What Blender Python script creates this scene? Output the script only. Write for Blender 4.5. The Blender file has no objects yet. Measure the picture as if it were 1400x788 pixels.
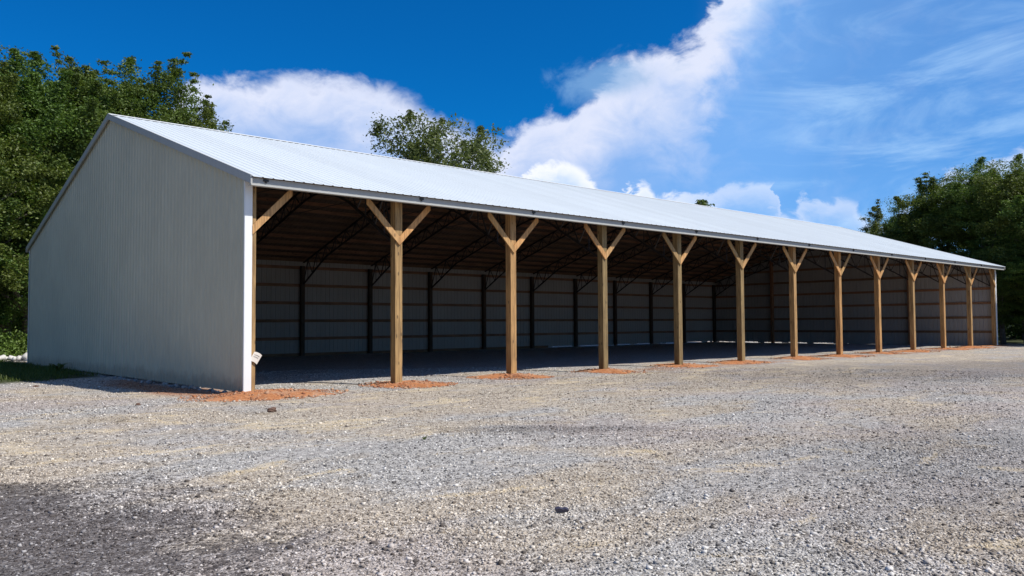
import bpy, math, random
import numpy as np
from mathutils import Vector, Matrix
random.seed(7); RNG = np.random.default_rng(11)
S = bpy.context.scene
COL = S.collection

# ------------------------------------------------------------------ helpers
def tag(o, label=None, cat=None, group=None, kind=None):
    if label: o['label'] = label
    if cat: o['category'] = cat
    if group: o['group'] = group
    if kind: o['kind'] = kind
    return o

def empty(name, loc, rz=0):
    o = bpy.data.objects.new(name, None); COL.objects.link(o)
    o.location = loc; o.rotation_euler = (0, 0, rz); o.empty_display_size = .3
    return o

class MB:
    """collects shapes for ONE mesh object"""
    def __init__(s): s.v = []; s.f = []; s.m = []
    def add(s, v, f, mi=0):
        n = len(s.v); s.v += [tuple(a) for a in v]; s.f += [tuple(n+i for i in q) for q in f]; s.m += [mi]*len(f)
    def box(s, x0, x1, y0, y1, z0, z1, mi=0):
        v = [(x0,y0,z0),(x1,y0,z0),(x1,y1,z0),(x0,y1,z0),(x0,y0,z1),(x1,y0,z1),(x1,y1,z1),(x0,y1,z1)]
        s.add(v, [(0,3,2,1),(4,5,6,7),(0,1,5,4),(1,2,6,5),(2,3,7,6),(3,0,4,7)], mi)
    def bar(s, a, b, w, h, up=(0,0,1), mi=0):
        a, b = Vector(a), Vector(b); d = (b-a).normalized(); up = Vector(up)
        r = d.cross(up)
        if r.length < 1e-4: r = d.cross(Vector((1,0,0)))
        r.normalize(); u = r.cross(d)
        v = []
        for p in (a, b):
            for i, j in ((-1,-1),(1,-1),(1,1),(-1,1)): v.append(p + r*(i*w/2) + u*(j*h/2))
        s.add(v, [(3,2,1,0),(4,5,6,7),(0,1,5,4),(1,2,6,5),(2,3,7,6),(3,0,4,7)], mi)
    def prism(s, poly, ax, a0, a1, mi=0):
        """extrude a 2-D polygon along axis ax ('x','y')"""
        n = len(poly)
        def P(q, t): return (t, q[0], q[1]) if ax == 'x' else (q[0], t, q[1])
        v = [P(q, a0) for q in poly] + [P(q, a1) for q in poly]
        f = [tuple(range(n)), tuple(range(2*n-1, n-1, -1))]
        f += [(i, n+i, n+(i+1) % n, (i+1) % n) for i in range(n)]
        s.add(v, f, mi)
    def tube(s, pts, rads, n=7, mi=0):
        base = len(s.v); pts = [Vector(p) for p in pts]
        for k, p in enumerate(pts):
            d = (pts[min(k+1, len(pts)-1)] - pts[max(k-1, 0)]).normalized()
            r = d.cross(Vector((.31,.87,.12))).normalized(); u = r.cross(d)
            for i in range(n):
                a = 2*math.pi*i/n
                s.v.append(tuple(p + (r*math.cos(a) + u*math.sin(a))*rads[k]))
        for k in range(len(pts)-1):
            for i in range(n):
                j = (i+1) % n
                s.f.append((base+k*n+i, base+k*n+j, base+(k+1)*n+j, base+(k+1)*n+i)); s.m.append(mi)
        s.f.append(tuple(base+i for i in range(n))[::-1]); s.m.append(mi)
        s.f.append(tuple(base+(len(pts)-1)*n+i for i in range(n))); s.m.append(mi)
    def build(s, name, mats, parent=None, smooth=False, bevel=0):
        me = bpy.data.meshes.new(name); me.from_pydata(s.v, [], s.f); me.update()
        for m in (mats if isinstance(mats, (list, tuple)) else [mats]): me.materials.append(m)
        me.polygons.foreach_set('material_index', s.m)
        if smooth: me.polygons.foreach_set('use_smooth', [True]*len(s.f))
        bmfix(me)
        o = bpy.data.objects.new(name, me); COL.objects.link(o)
        if parent: o.parent = parent
        if bevel:
            b = o.modifiers.new('bevel', 'BEVEL'); b.width = bevel; b.segments = 2; b.limit_method = 'ANGLE'
        return o

def bmfix(me):
    import bmesh
    bm = bmesh.new(); bm.from_mesh(me); bmesh.ops.recalc_face_normals(bm, faces=bm.faces); bm.to_mesh(me); bm.free()

def quads_mesh(name, V, nper, mat, faces=None, parent=None, smooth=False):
    """big numpy mesh. V (N*nper,3); faces: template (k,4) index array repeated for N items"""
    N = len(V)//nper
    F = (faces[None] + (np.arange(N)*nper)[:, None, None]).reshape(-1, faces.shape[1])
    me = bpy.data.meshes.new(name)
    me.vertices.add(len(V)); me.vertices.foreach_set('co', V.astype(np.float32).ravel())
    k = F.shape[1]
    me.loops.add(F.size); me.loops.foreach_set('vertex_index', F.astype(np.int32).ravel())
    me.polygons.add(len(F)); me.polygons.foreach_set('loop_start', np.arange(0, F.size, k, dtype=np.int32))
    if smooth: me.polygons.foreach_set('use_smooth', np.ones(len(F), bool))
    me.materials.append(mat); me.update(calc_edges=True)
    o = bpy.data.objects.new(name, me); COL.objects.link(o)
    if parent: o.parent = parent
    return o

# ------------------------------------------------------------------ materials
def mat(name, rgb=(.5,.5,.5), rough=.7, metal=0, spec=.5):
    m = bpy.data.materials.new(name); m.use_nodes = True
    b = m.node_tree.nodes['Principled BSDF']
    b.inputs['Base Color'].default_value = (*rgb, 1); b.inputs['Roughness'].default_value = rough
    b.inputs['Metallic'].default_value = metal; b.inputs['Specular IOR Level'].default_value = spec
    return m
class NT:
    def __init__(s, m): s.t = m.node_tree; s.n = s.t.nodes; s.l = s.t.links
    def new(s, ty, **k):
        n = s.n.new(ty)
        for a, b in k.items(): setattr(n, a, b)
        return n
    def put(s, sock, v):
        if hasattr(v, 'is_output'): s.l.new(v, sock)
        elif isinstance(v, (tuple, list)) and len(v) == 3 and sock.type == 'RGBA': sock.default_value = (*v, 1)
        else: sock.default_value = v
    def math(s, op, a, b=0.0, c=0.0, clamp=False):
        n = s.new('ShaderNodeMath', operation=op, use_clamp=clamp)
        s.put(n.inputs[0], a); s.put(n.inputs[1], b); s.put(n.inputs[2], c); return n.outputs[0]
    def mix(s, f, a, b, mode='MIX'):
        n = s.new('ShaderNodeMix', data_type='RGBA', blend_type=mode)
        s.put(n.inputs[0], f); s.put(n.inputs[6], a); s.put(n.inputs[7], b); return n.outputs[2]
    def noise(s, vec, scale, detail=4, rough=.55, dist=0):
        n = s.new('ShaderNodeTexNoise'); s.put(n.inputs['Vector'], vec)
        n.inputs['Scale'].default_value = scale; n.inputs['Detail'].default_value = detail
        n.inputs['Roughness'].default_value = rough; n.inputs['Distortion'].default_value = dist
        return n.outputs[0]
    def ramp(s, f, stops, interp='LINEAR'):
        n = s.new('ShaderNodeValToRGB'); n.color_ramp.interpolation = interp
        e = n.color_ramp.elements
        while len(e) < len(stops): e.new(.5)
        for i, (p, c) in enumerate(stops):
            e[i].position = p; e[i].color = (c, c, c, 1) if not hasattr(c, '__len__') else (*c, 1)
        s.put(n.inputs[0], f); return n.outputs[0]
    def smooth(s, v, a, b, lo=0.0, hi=1.0):
        n = s.new('ShaderNodeMapRange', interpolation_type='SMOOTHSTEP')
        s.put(n.inputs[0], v); n.inputs[1].default_value = a; n.inputs[2].default_value = b
        n.inputs[3].default_value = lo; n.inputs[4].default_value = hi; return n.outputs[0]
    def obj(s, scale=(1,1,1)):
        c = s.new('ShaderNodeTexCoord'); m = s.new('ShaderNodeMapping'); m.inputs['Scale'].default_value = scale
        s.l.new(c.outputs['Object'], m.inputs[0]); return m.outputs[0]
    def bump(s, h, strength, dist=.02):
        n = s.new('ShaderNodeBump'); s.put(n.inputs['Height'], h)
        n.inputs['Strength'].default_value = strength; n.inputs['Distance'].default_value = dist
        return n.outputs[0]
    def bsdf(s): return s.n['Principled BSDF']

def metal_mat(name, rgb, rough=.42, var=.06):
    m = mat(name, rgb, rough); t = NT(m)
    a = t.noise(t.obj(), .5, 5); b = t.noise(t.obj((3,3,.35)), 6, 4)
    f = t.math('ADD', t.math('MULTIPLY', a, .5), t.math('MULTIPLY', b, .5))
    lo = tuple(c*(1-var*2.2) for c in rgb); hi = tuple(min(1, c*(1+var)) for c in rgb)
    t.put(t.bsdf().inputs['Base Color'], t.ramp(f, [(.3, lo), (.7, hi)]))
    t.put(t.bsdf().inputs['Roughness'], t.ramp(f, [(.3, rough+.12), (.7, rough-.05)]))
    return m
M = {}
M['wall_metal'] = metal_mat('painted_wall_metal', (.52,.495,.375))
def splash(m):
    t = NT(m); bs = t.bsdf(); old = bs.inputs['Base Color'].links[0].from_socket
    c = t.new('ShaderNodeTexCoord'); sp = t.new('ShaderNodeSeparateXYZ'); t.l.new(c.outputs['Object'], sp.inputs[0])
    n_ = t.noise(c.outputs['Object'], 3.5, 7, .7); n2_ = t.noise(c.outputs['Object'], .8, 3)
    h = t.math('ADD', sp.outputs[2], t.math('MULTIPLY', t.math('SUBTRACT', n_, .5), .55))
    f = t.smooth(t.math('SUBTRACT', h, t.math('MULTIPLY', n2_, .3)), .02, .28, .45, 0)
    c_ = t.mix(f, old, (.25,.18,.12))
    # lap of every fourth rib
    lap = t.math('ABSOLUTE', t.math('SUBTRACT', t.math('FRACT', t.math('DIVIDE', t.math('ADD', sp.outputs[1], .11), .9144)), .035))
    c_ = t.mix(t.smooth(lap, .003, .010, .35, 0), c_, (.16,.15,.13))
    t.put(bs.inputs['Base Color'], c_)
splash(M['wall_metal'])
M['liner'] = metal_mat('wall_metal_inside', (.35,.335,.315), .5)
M['white_trim'] = metal_mat('white_trim_metal', (.80,.81,.80), .4, .03)
M['rake_trim'] = metal_mat('grey_trim_metal', (.40,.40,.38), .45, .03)
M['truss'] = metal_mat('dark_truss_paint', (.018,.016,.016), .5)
M['black'] = mat('black_plastic', (.02,.02,.022), .5)

def roof_mat():
    m = metal_mat('roof_metal', (.62,.67,.70), .45, .04); t = NT(m); bs = t.bsdf()
    col = bs.inputs['Base Color'].links[0].from_socket
    # each 0.91 m wide sheet has its own very slight tone; screw rows as tiny dark dots
    geo = t.new('ShaderNodeTexCoord'); sp = t.new('ShaderNodeSeparateXYZ'); t.l.new(geo.outputs['Object'], sp.inputs[0])
    sh = t.math('FLOOR', t.math('DIVIDE', sp.outputs[0], .9144))
    wn = t.new('ShaderNodeTexWhiteNoise', noise_dimensions='1D'); t.put(wn.inputs['W'], sh)
    k = t.ramp(wn.outputs[0], [(0, (.93,.93,.93)), (1, (1.0,1.0,1.0))])
    col2 = t.mix(1.0, col, k, 'MULTIPLY')
    nz = t.new('ShaderNodeNewGeometry'); s2 = t.new('ShaderNodeSeparateXYZ'); t.l.new(nz.outputs['True Normal'], s2.inputs[0])
    t.put(bs.inputs['Base Color'], col2)
    return m
M['roof'] = roof_mat()
M['roof_under'] = metal_mat('roof_backing', (.15,.105,.075), .8, .15)

def wood_mat(name, light, dark, axis='z', rough=.75, seed=0):
    m = mat(name, light, rough); t = NT(m)
    sc = {'z': (14,14,.9), 'x': (.9,14,14)}[axis]
    c = t.new('ShaderNodeTexCoord'); oi = t.new('ShaderNodeObjectInfo')
    ad = t.new('ShaderNodeVectorMath', operation='ADD'); t.l.new(c.outputs['Object'], ad.inputs[0])
    cb = t.new('ShaderNodeCombineXYZ'); r = t.math('MULTIPLY', oi.outputs['Random'], 37)
    for i in range(3): t.l.new(r, cb.inputs[i])
    t.l.new(cb.outputs[0], ad.inputs[1])
    mp = t.new('ShaderNodeMapping'); mp.inputs['Scale'].default_value = sc; t.l.new(ad.outputs[0], mp.inputs[0])
    g = t.noise(mp.outputs[0], 1.6, 6, .65, .6); g2 = t.noise(ad.outputs[0], 1.1, 3)
    kn = t.new('ShaderNodeTexVoronoi'); kn.inputs['Scale'].default_value = 1
    mp2 = t.new('ShaderNodeMapping'); mp2.inputs['Scale'].default_value = {'z': (6,6,2.6), 'x': (2.6,6,6)}[axis]
    t.l.new(ad.outputs[0], mp2.inputs[0]); t.l.new(mp2.outputs[0], kn.inputs['Vector'])
    knot = t.smooth(kn.outputs['Distance'], .07, .17, 1, 0)
    base = t.ramp(g, [(.30, dark), (.46, tuple((a_+b_)/2 for a_, b_ in zip(light, dark))), (.58, light)])
    tint = t.ramp(g2, [(.3, (.80,.78,.74)), (.7, (1.05,1.0,.95))])
    base = t.mix(1.0, base, tint, 'MULTIPLY')
    # every post its own tone (treated lumber from different bundles)
    pt = t.ramp(oi.outputs['Random'], [(0, (.62,.70,.72)), (.3, (.86,.88,.80)), (.6, (1,1,1)), (1, (1.12,.98,.84))])
    base = t.mix(1.0, base, pt, 'MULTIPLY')
    base = t.mix(t.math('MULTIPLY', knot, .75), base, tuple(c*.35 for c in dark))
    t.put(t.bsdf().inputs['Base Color'], base)
    t.put(t.bsdf().inputs['Normal'], t.bump(g, .35, .004))
    return m
M['post_wood'] = wood_mat('treated_post_wood', (.47,.30,.13), (.17,.10,.042))
M['brace_wood'] = wood_mat('yellow_brace_wood', (.60,.36,.155), (.27,.15,.06))
M['girt_wood'] = wood_mat('girt_wood', (.30,.17,.10), (.14,.08,.05), 'x')
M['purlin_wood'] = wood_mat('purlin_wood', (.24,.13,.075), (.11,.06,.04), 'x')
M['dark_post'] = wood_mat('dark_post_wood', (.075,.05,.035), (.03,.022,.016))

def stone_mat(name, cols, rough=.85):
    m = mat(name, rough=rough); t = NT(m); g = t.new('ShaderNodeNewGeometry')
    n = len(cols)
    c = t.ramp(g.outputs['Random Per Island'], [(i/(n-1) if n > 1 else 0, c) for i, c in enumerate(cols)])
    f = t.noise(t.obj(), 60, 3)
    t.put(t.bsdf().inputs['Base Color'], t.mix(1.0, c, t.ramp(f, [(.3, .75), (.7, 1.1)]), 'MULTIPLY'))
    return m
M['gravel_stone'] = stone_mat('crushed_stone', [(.10,.10,.11),(.33,.32,.32),(.22,.21,.215),(.52,.51,.50),(.28,.25,.225),(.40,.39,.395),(.17,.165,.175),(.46,.43,.38)])
M['dark_stone'] = stone_mat('dark_crushed_stone', [(.035,.033,.036),(.11,.105,.11),(.06,.056,.06),(.26,.26,.26),(.045,.042,.045),(.08,.076,.08)])
M['white_stone'] = stone_mat('white_riprap_stone', [(.55,.54,.52),(.75,.74,.72),(.65,.63,.6)])
M['clay_clod'] = stone_mat('clay_clods', [(.38,.14,.055),(.52,.22,.10),(.24,.085,.04),(.52,.34,.22),(.44,.18,.075)])
M['dark_clod'] = stone_mat('dark_soil_clod', [(.10,.06,.045),(.16,.09,.06)])

# ------------------------------------------------------------------ fitted camera
CX, CY, CZ = -7.443, -16.379, 1.428
YAW, PIT, ROL = .73477, .04309, -.00618
F = Vector((math.sin(YAW)*math.cos(PIT), math.cos(YAW)*math.cos(PIT), math.sin(PIT)))
Rt = Vector((math.cos(YAW), -math.sin(YAW), 0)); U = Rt.cross(F)
R2 = Rt*math.cos(ROL) + U*math.sin(ROL); U2 = -Rt*math.sin(ROL) + U*math.cos(ROL)
cam = bpy.data.cameras.new('camera'); co = bpy.data.objects.new('camera', cam); COL.objects.link(co)
mw = Matrix.Identity(4)
for i in range(3): mw[i][0] = R2[i]; mw[i][1] = U2[i]; mw[i][2] = -F[i]
mw[0][3], mw[1][3], mw[2][3] = CX, CY, CZ
co.matrix_world = mw
cam.sensor_width = 36; cam.lens = 1130/1400*36; cam.clip_end = 3000; cam.clip_start = .05
S.camera = co

# ------------------------------------------------------------------ ground
def gz(x, y):
    x = np.asarray(x, float); y = np.asarray(y, float)
    b = (.011*np.sin(x*.9+1.3)*np.cos(y*.7) + .008*np.sin(x*2.1+y*1.3) + .006*np.sin(y*3.1-x*1.7+.5)
         + .004*np.sin(x*5.3+2)*np.sin(y*4.7))
    return b
def spaced(a, b, lo, hi, step, n_out):
    mid = np.arange(a, b+1e-6, step)
    t = np.linspace(0, 1, n_out+1)[1:]
    return np.concatenate([(a-(a-lo)*(t**3))[::-1], mid, b+(hi-b)*(t**3)])
gx = spaced(-16, 50, -900, 1200, .22, 16); gy = spaced(-20, 26, -900, 1200, .22, 16)
X, Y = np.meshgrid(gx, gy, indexing='ij'); Z = gz(X, Y)
nx, ny = X.shape
V = np.stack([X, Y, Z], -1).reshape(-1, 3)
idx = np.arange(nx*ny).reshape(nx, ny)
Fq = np.stack([idx[:-1,:-1], idx[1:,:-1], idx[1:,1:], idx[:-1,1:]], -1).reshape(-1, 4)

def ground_mat(stone=False):
    m = mat('loose_stone' if stone else 'gravel_yard', rough=.95, spec=.2); t = NT(m); bs = t.bsdf()
    c = t.new('ShaderNodeTexCoord'); P = c.outputs['Object']
    sp = t.new('ShaderNodeSeparateXYZ'); t.l.new(P, sp.inputs[0]); x, y = sp.outputs[0], sp.outputs[1]
    big = t.noise(P, .22, 5, .6, .4); med = t.noise(P, .9, 5, .6); fine = t.noise(P, 9, 6, .7)
    mp = t.new('ShaderNodeMapping'); mp.inputs['Rotation'].default_value = (0,0,.6); mp.inputs['Scale'].default_value = (.6,1.15,1)
    t.l.new(P, mp.inputs[0]); streak = t.noise(mp.outputs[0], .55, 5, .6, .3)
    if stone:
        gi = t.new('ShaderNodeNewGeometry'); st = t.math('ADD', t.math('MULTIPLY', gi.outputs['Random Per Island'], .86), .06)
    else:
        vs_ = []
        for q in (75, 38, 14):
            v_ = t.new('ShaderNodeTexVoronoi'); v_.inputs['Scale'].default_value = q; t.l.new(P, v_.inputs['Vector']); vs_.append(v_)
        sgs = []
        for v_ in vs_:
            g_ = t.new('ShaderNodeSeparateColor'); t.l.new(v_.outputs['Color'], g_.inputs[0]); sgs.append(g_.outputs[0])
        st = t.math('ADD', t.math('MULTIPLY', sgs[0], .42), t.math('ADD', t.math('MULTIPLY', sgs[1], .36), t.math('MULTIPLY', sgs[2], .22)))
    grey = t.ramp(st, [(.10, (.085,.08,.078)), (.36, (.29,.275,.26)), (.60, (.47,.445,.415)), (.88, (.74,.71,.67))])
    sand = t.ramp(st, [(.10, (.17,.135,.105)), (.5, (.45,.375,.285)), (.88, (.72,.64,.53))])
    pink = t.ramp(st, [(.10, (.13,.105,.09)), (.5, (.41,.345,.305)), (.88, (.64,.57,.53))])
    near = t.math('MULTIPLY', t.math('MULTIPLY', t.smooth(y, -8.5, -5.5), t.smooth(y, -.6, -2.0)), t.smooth(x, 45, 25))
    sm = t.smooth(t.math('ADD', streak, t.math('MULTIPLY', near, .11)), .47, .62)
    col = t.mix(t.smooth(big, .42, .62, 0, .75), grey, pink)
    col = t.mix(t.math('MULTIPLY', sm, .78), col, sand)
    w = t.smooth(t.math('ADD', t.noise(mp.outputs[0], 1.1, 7, .7, .8), t.math('MULTIPLY', near, .04)), .575, .665)
    w = t.math('MULTIPLY', w, t.smooth(st, .8, .35, .35, 1))
    col = t.mix(t.math('MULTIPLY', w, .75), col, (.66,.54,.36))
    # dull brown soil showing through in places
    br = t.smooth(t.noise(P, .75, 6, .65, .5), .56, .70, 0, .5)
    col = t.mix(br, col, t.ramp(st, [(.1, (.13,.10,.065)), (.9, (.46,.37,.26))]))
    def blob(cx, cy, rx, ry, rot=0.0, amp=1.1):
        dx = t.math('SUBTRACT', x, cx); dy = t.math('SUBTRACT', y, cy); cr, sr = math.cos(rot), math.sin(rot)
        a = t.math('DIVIDE', t.math('ADD', t.math('MULTIPLY', dx, cr), t.math('MULTIPLY', dy, sr)), rx)
        b = t.math('DIVIDE', t.math('SUBTRACT', t.math('MULTIPLY', dy, cr), t.math('MULTIPLY', dx, sr)), ry)
        d = t.math('SQRT', t.math('ADD', t.math('MULTIPLY', a, a), t.math('MULTIPLY', b, b)))
        return t.math('ADD', d, t.math('MULTIPLY', t.math('SUBTRACT', med, .5), amp))
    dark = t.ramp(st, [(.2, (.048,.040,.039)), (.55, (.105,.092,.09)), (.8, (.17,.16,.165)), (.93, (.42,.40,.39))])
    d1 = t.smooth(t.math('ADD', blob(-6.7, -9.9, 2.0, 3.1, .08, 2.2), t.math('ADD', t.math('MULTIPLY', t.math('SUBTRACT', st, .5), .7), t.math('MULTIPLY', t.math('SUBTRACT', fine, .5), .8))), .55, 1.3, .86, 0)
    d2 = t.smooth(blob(2.6, -14.4, 4.0, 2.8, -.2), .5, 1.5, .32, 0)  # vignette darkening of the bottom-right corner, put into the ground colour
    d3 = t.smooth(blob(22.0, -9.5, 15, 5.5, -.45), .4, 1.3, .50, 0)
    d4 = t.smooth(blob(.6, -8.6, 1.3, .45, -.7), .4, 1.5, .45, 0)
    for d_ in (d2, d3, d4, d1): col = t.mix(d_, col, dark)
    # reddish soil along the foot of the end wall and in front of the posts
    rd = t.math('MULTIPLY', t.smooth(blob(-.5, 3.0, .9, 4.0), .6, 1.3, .85, 0), t.smooth(x, .2, -.1))
    rd2 = t.math('MULTIPLY', t.smooth(t.math('ABSOLUTE', t.math('ADD', y, .35)), 1.1, .35), t.math('MULTIPLY', t.smooth(x, 8, 14), t.smooth(x, 46, 44)))
    rd2 = t.math('MULTIPLY', rd2, t.smooth(t.noise(P, 1.2, 5, .65), .42, .62, 0, .9))
    red = t.ramp(st, [(.1, (.16,.06,.03)), (.5, (.36,.16,.085)), (.9, (.52,.33,.22))])
    col = t.mix(t.math('MAXIMUM', rd, rd2), col, red)
    # the pad under the roof: finer, bluish stone, colour raised to lighten the shade
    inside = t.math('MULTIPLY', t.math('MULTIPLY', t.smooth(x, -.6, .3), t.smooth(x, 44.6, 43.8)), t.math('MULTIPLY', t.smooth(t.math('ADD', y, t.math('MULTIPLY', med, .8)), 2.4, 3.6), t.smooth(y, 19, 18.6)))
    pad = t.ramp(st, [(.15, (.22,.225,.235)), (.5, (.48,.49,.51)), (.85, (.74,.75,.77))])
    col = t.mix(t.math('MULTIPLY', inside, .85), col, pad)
    left = t.smooth(t.math('ADD', y, t.math('ADD', t.math('MULTIPLY', x, -.25), t.math('MULTIPLY', med, 2.0))), 9.0, 10.4)
    left = t.math('MULTIPLY', left, t.smooth(x, .2, -.6))
    back = t.smooth(y, 25, 29); rgt = t.smooth(t.math('ADD', x, med), 50, 53)
    soil = t.math('MAXIMUM', left, t.math('MAXIMUM', back, rgt))
    col = t.mix(soil, col, t.ramp(fine, [(.3, (.035,.045,.018)), (.7, (.075,.085,.035))]))
    col = t.mix(1.0, col, t.ramp(fine, [(.25, .74), (.7, 1.16)]), 'MULTIPLY')
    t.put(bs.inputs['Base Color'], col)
    if not stone:
        h = t.math('ADD', t.math('MULTIPLY', vs_[0].outputs['Distance'], -.4), t.math('ADD', t.math('MULTIPLY', vs_[1].outputs['Distance'], -.6), fine))
        t.put(bs.inputs['Normal'], t.bump(h, .9, .025))
    return m
M['loose_stone'] = ground_mat(True)
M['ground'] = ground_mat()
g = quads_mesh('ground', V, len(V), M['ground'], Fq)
tag(g, kind='structure')

# ------------------------------------------------------------------ loose stones (uncountable)
CUBE = np.array([[-1,-1,-1],[1,-1,-1],[1,1,-1],[-1,1,-1],[-1,-1,1],[1,-1,1],[1,1,1],[-1,1,1]], float)
CF = np.array([[0,3,2,1],[4,5,6,7],[0,1,5,4],[1,2,6,5],[2,3,7,6],[3,0,4,7]])
def rot_mats(n):
    q = RNG.normal(size=(n,4)); q /= np.linalg.norm(q, axis=1)[:,None]; w,x,y,z = q.T
    return np.stack([1-2*(y*y+z*z),2*(x*y-z*w),2*(x*z+y*w),2*(x*y+z*w),1-2*(x*x+z*z),2*(y*z-x*w),2*(x*z-y*w),2*(y*z+x*w),1-2*(x*x+y*y)],-1).reshape(n,3,3)
def stones(name, px, py, pz, size, mt, flat=.7, parent=None):
    n = len(px)
    v = CUBE[None]*(1+RNG.uniform(-.42,.42,(n,8,3)))
    v = v*RNG.uniform(.55,1.1,(n,1,3)); v = np.einsum('nij,nkj->nki', rot_mats(n), v)
    v *= (size/2)[:,None,None]; v[:,:,2] *= flat
    v += np.stack([px,py,pz],-1)[:,None,:]
    return quads_mesh(name, v.reshape(-1,3), 8, mt, CF, parent)
# scatter density falls with distance, size grows so that far ones still read
n = 360000
r = 3.0 + 24*RNG.random(n)**1.5; a = YAW + RNG.uniform(-.68, .68, n)
sx = CX + r*np.sin(a); sy = CY + r*np.cos(a)
keep = ~((sx > -.3) & (sy > 9.0)) & ~((sx < -.1) & (sy > 8)) & ~((sx > -.3) & (sx < .3) & (sy > -.3)) & (np.hypot((sx-.2)/1.2, (sy+.55)/.65) > 1)
for i_ in range(1, 7): keep &= np.hypot((sx-3.66*i_-.1)/.8, (sy+.12)/.45) > 1
patch = .5+.25*np.sin(sx*1.3+sy*.6)+.25*np.sin(sy*2.3-sx*.8+1)
keep &= RNG.random(n) < (.25+.6*patch)
sx, sy, r = sx[keep], sy[keep], r[keep]
size = np.clip(RNG.lognormal(-4.62, .42, len(sx)), .004, .034)*(1+.02*(r-4))
zz = gz(sx, sy) + size*.12
o = stones('loose_gravel', sx, sy, zz, size, M['loose_stone'])
tag(o, 'pale grey crushed stone scattered all over the open yard', 'gravel', kind='stuff')

# ------------------------------------------------------------------ the shed
B = 3.66; NB = 12; XL, XR = -.13, 44.05; YB = 18.62
RY, RZ = 8.95, 7.54; EF = (-.60, 4.43); EB = (18.84, 4.36)
def roof_z(y):
    if y <= RY: return EF[1] + (RZ-EF[1])*(y-EF[0])/(RY-EF[0])
    return RZ + (EB[1]-RZ)*(y-RY)/(EB[0]-RY)
shed = empty('open_front_shed', (0,0,0))
tag(shed, 'long open front pole shed with pale metal roof and timber Y braced posts', 'shed')

def rib_profile(a, b, pitch=.2286, h=.019, minor=True):
    """list of (s, height) along a ribbed sheet"""
    out = []; s = a
    while s < b - 1e-6:
        out += [(s, h), (s+.016, h), (s+.034, 0)]
        if minor: out += [(s+.085, 0), (s+.092, .005), (s+.104, .005), (s+.111, 0), (s+.140, 0), (s+.147, .005), (s+.159, .005), (s+.166, 0)]
        out += [(s+pitch-.018, 0)]
        s += pitch
    out.append((s, h))
    return [(min(q, b), hh) for q, hh in out if q <= b+.02]
def sheet(name, rows, m, parent, thick=.004):
    """rows: list of (bottom vertex, top vertex[, mid..]) columns of equal length"""
    k = len(rows[0]); v = [p for r_ in rows for p in r_]
    f = [(i*k+j, (i+1)*k+j, (i+1)*k+j+1, i*k+j+1) for i in range(len(rows)-1) for j in range(k-1)]
    me = bpy.data.meshes.new(name); me.from_pydata(v, [], f); me.update()
    for q in (m if isinstance(m, list) else [m]): me.materials.append(q)
    o = bpy.data.objects.new(name, me); COL.objects.link(o); o.parent = parent
    s = o.modifiers.new('thickness', 'SOLIDIFY'); s.thickness = thick; s.offset = 0
    if isinstance(m, list): s.material_offset = 1; s.material_offset_rim = 0
    return o

# gable walls
def gable_rows(x, out, zb):
    rows = []
    for s, h in rib_profile(-.11, YB+.04, h=.026):
        rows.append([(x+out*h, s, zb(s)), (x+out*h, s, roof_z(s)-.035)])
    # insert the ridge column exactly
    return rows
gl = sheet('end_wall', gable_rows(XL, -1, lambda s: .05), M['wall_metal'], shed)
gl['label'] = 'tall windowless pale grey ribbed end wall facing left'
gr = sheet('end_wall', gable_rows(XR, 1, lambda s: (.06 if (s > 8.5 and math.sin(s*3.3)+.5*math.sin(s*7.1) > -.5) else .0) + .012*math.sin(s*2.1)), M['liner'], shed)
gr['label'] = 'far end wall seen from inside behind the last posts'
# back wall: skin lifted off the ground on its right part
rows = []
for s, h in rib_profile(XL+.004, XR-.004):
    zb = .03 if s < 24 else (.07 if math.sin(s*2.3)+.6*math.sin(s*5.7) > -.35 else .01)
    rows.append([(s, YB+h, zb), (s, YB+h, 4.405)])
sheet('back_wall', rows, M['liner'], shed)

# girts
def girt(a, b, parent=shed): 
    m_ = MB(); m_.bar(a, b, .038, .14); return m_.build('girt', M['girt_wood'], parent)
for k in range(5):
    z = .82*(k+1) - .02
    girt((XL+.06, YB-.025, z), (XR-.06, YB-.025, z))
def yspan(z):
    if z < EB[1]-.25: return -.05, YB-.08
    y0 = EF[0] + (z+.30-EF[1])/(RZ-EF[1])*(RY-EF[0]); y1 = RY + (RZ-(z+.30))/(RZ-EB[1])*(EB[0]-RY)
    return max(y0, -.05), min(y1, YB-.08)
for k in range(8):
    z = .82*(k+1) - .02
    y0, y1 = yspan(z)
    if y1-y0 < .6: continue
    for xx, sgn in ((XL+.026, 1), (XR-.026, -1)):
        m_ = MB(); m_.box(xx-.019, xx+.019, y0, y1, z-.07, z+.07); m_.build('girt', M['girt_wood'], shed)
# skirt board along the left part of the back wall
m_ = MB(); m_.box(XL+.06, 27, YB-.045, YB-.008, -.02, .13); m_.build('skirt_board', M['girt_wood'], shed)

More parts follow.
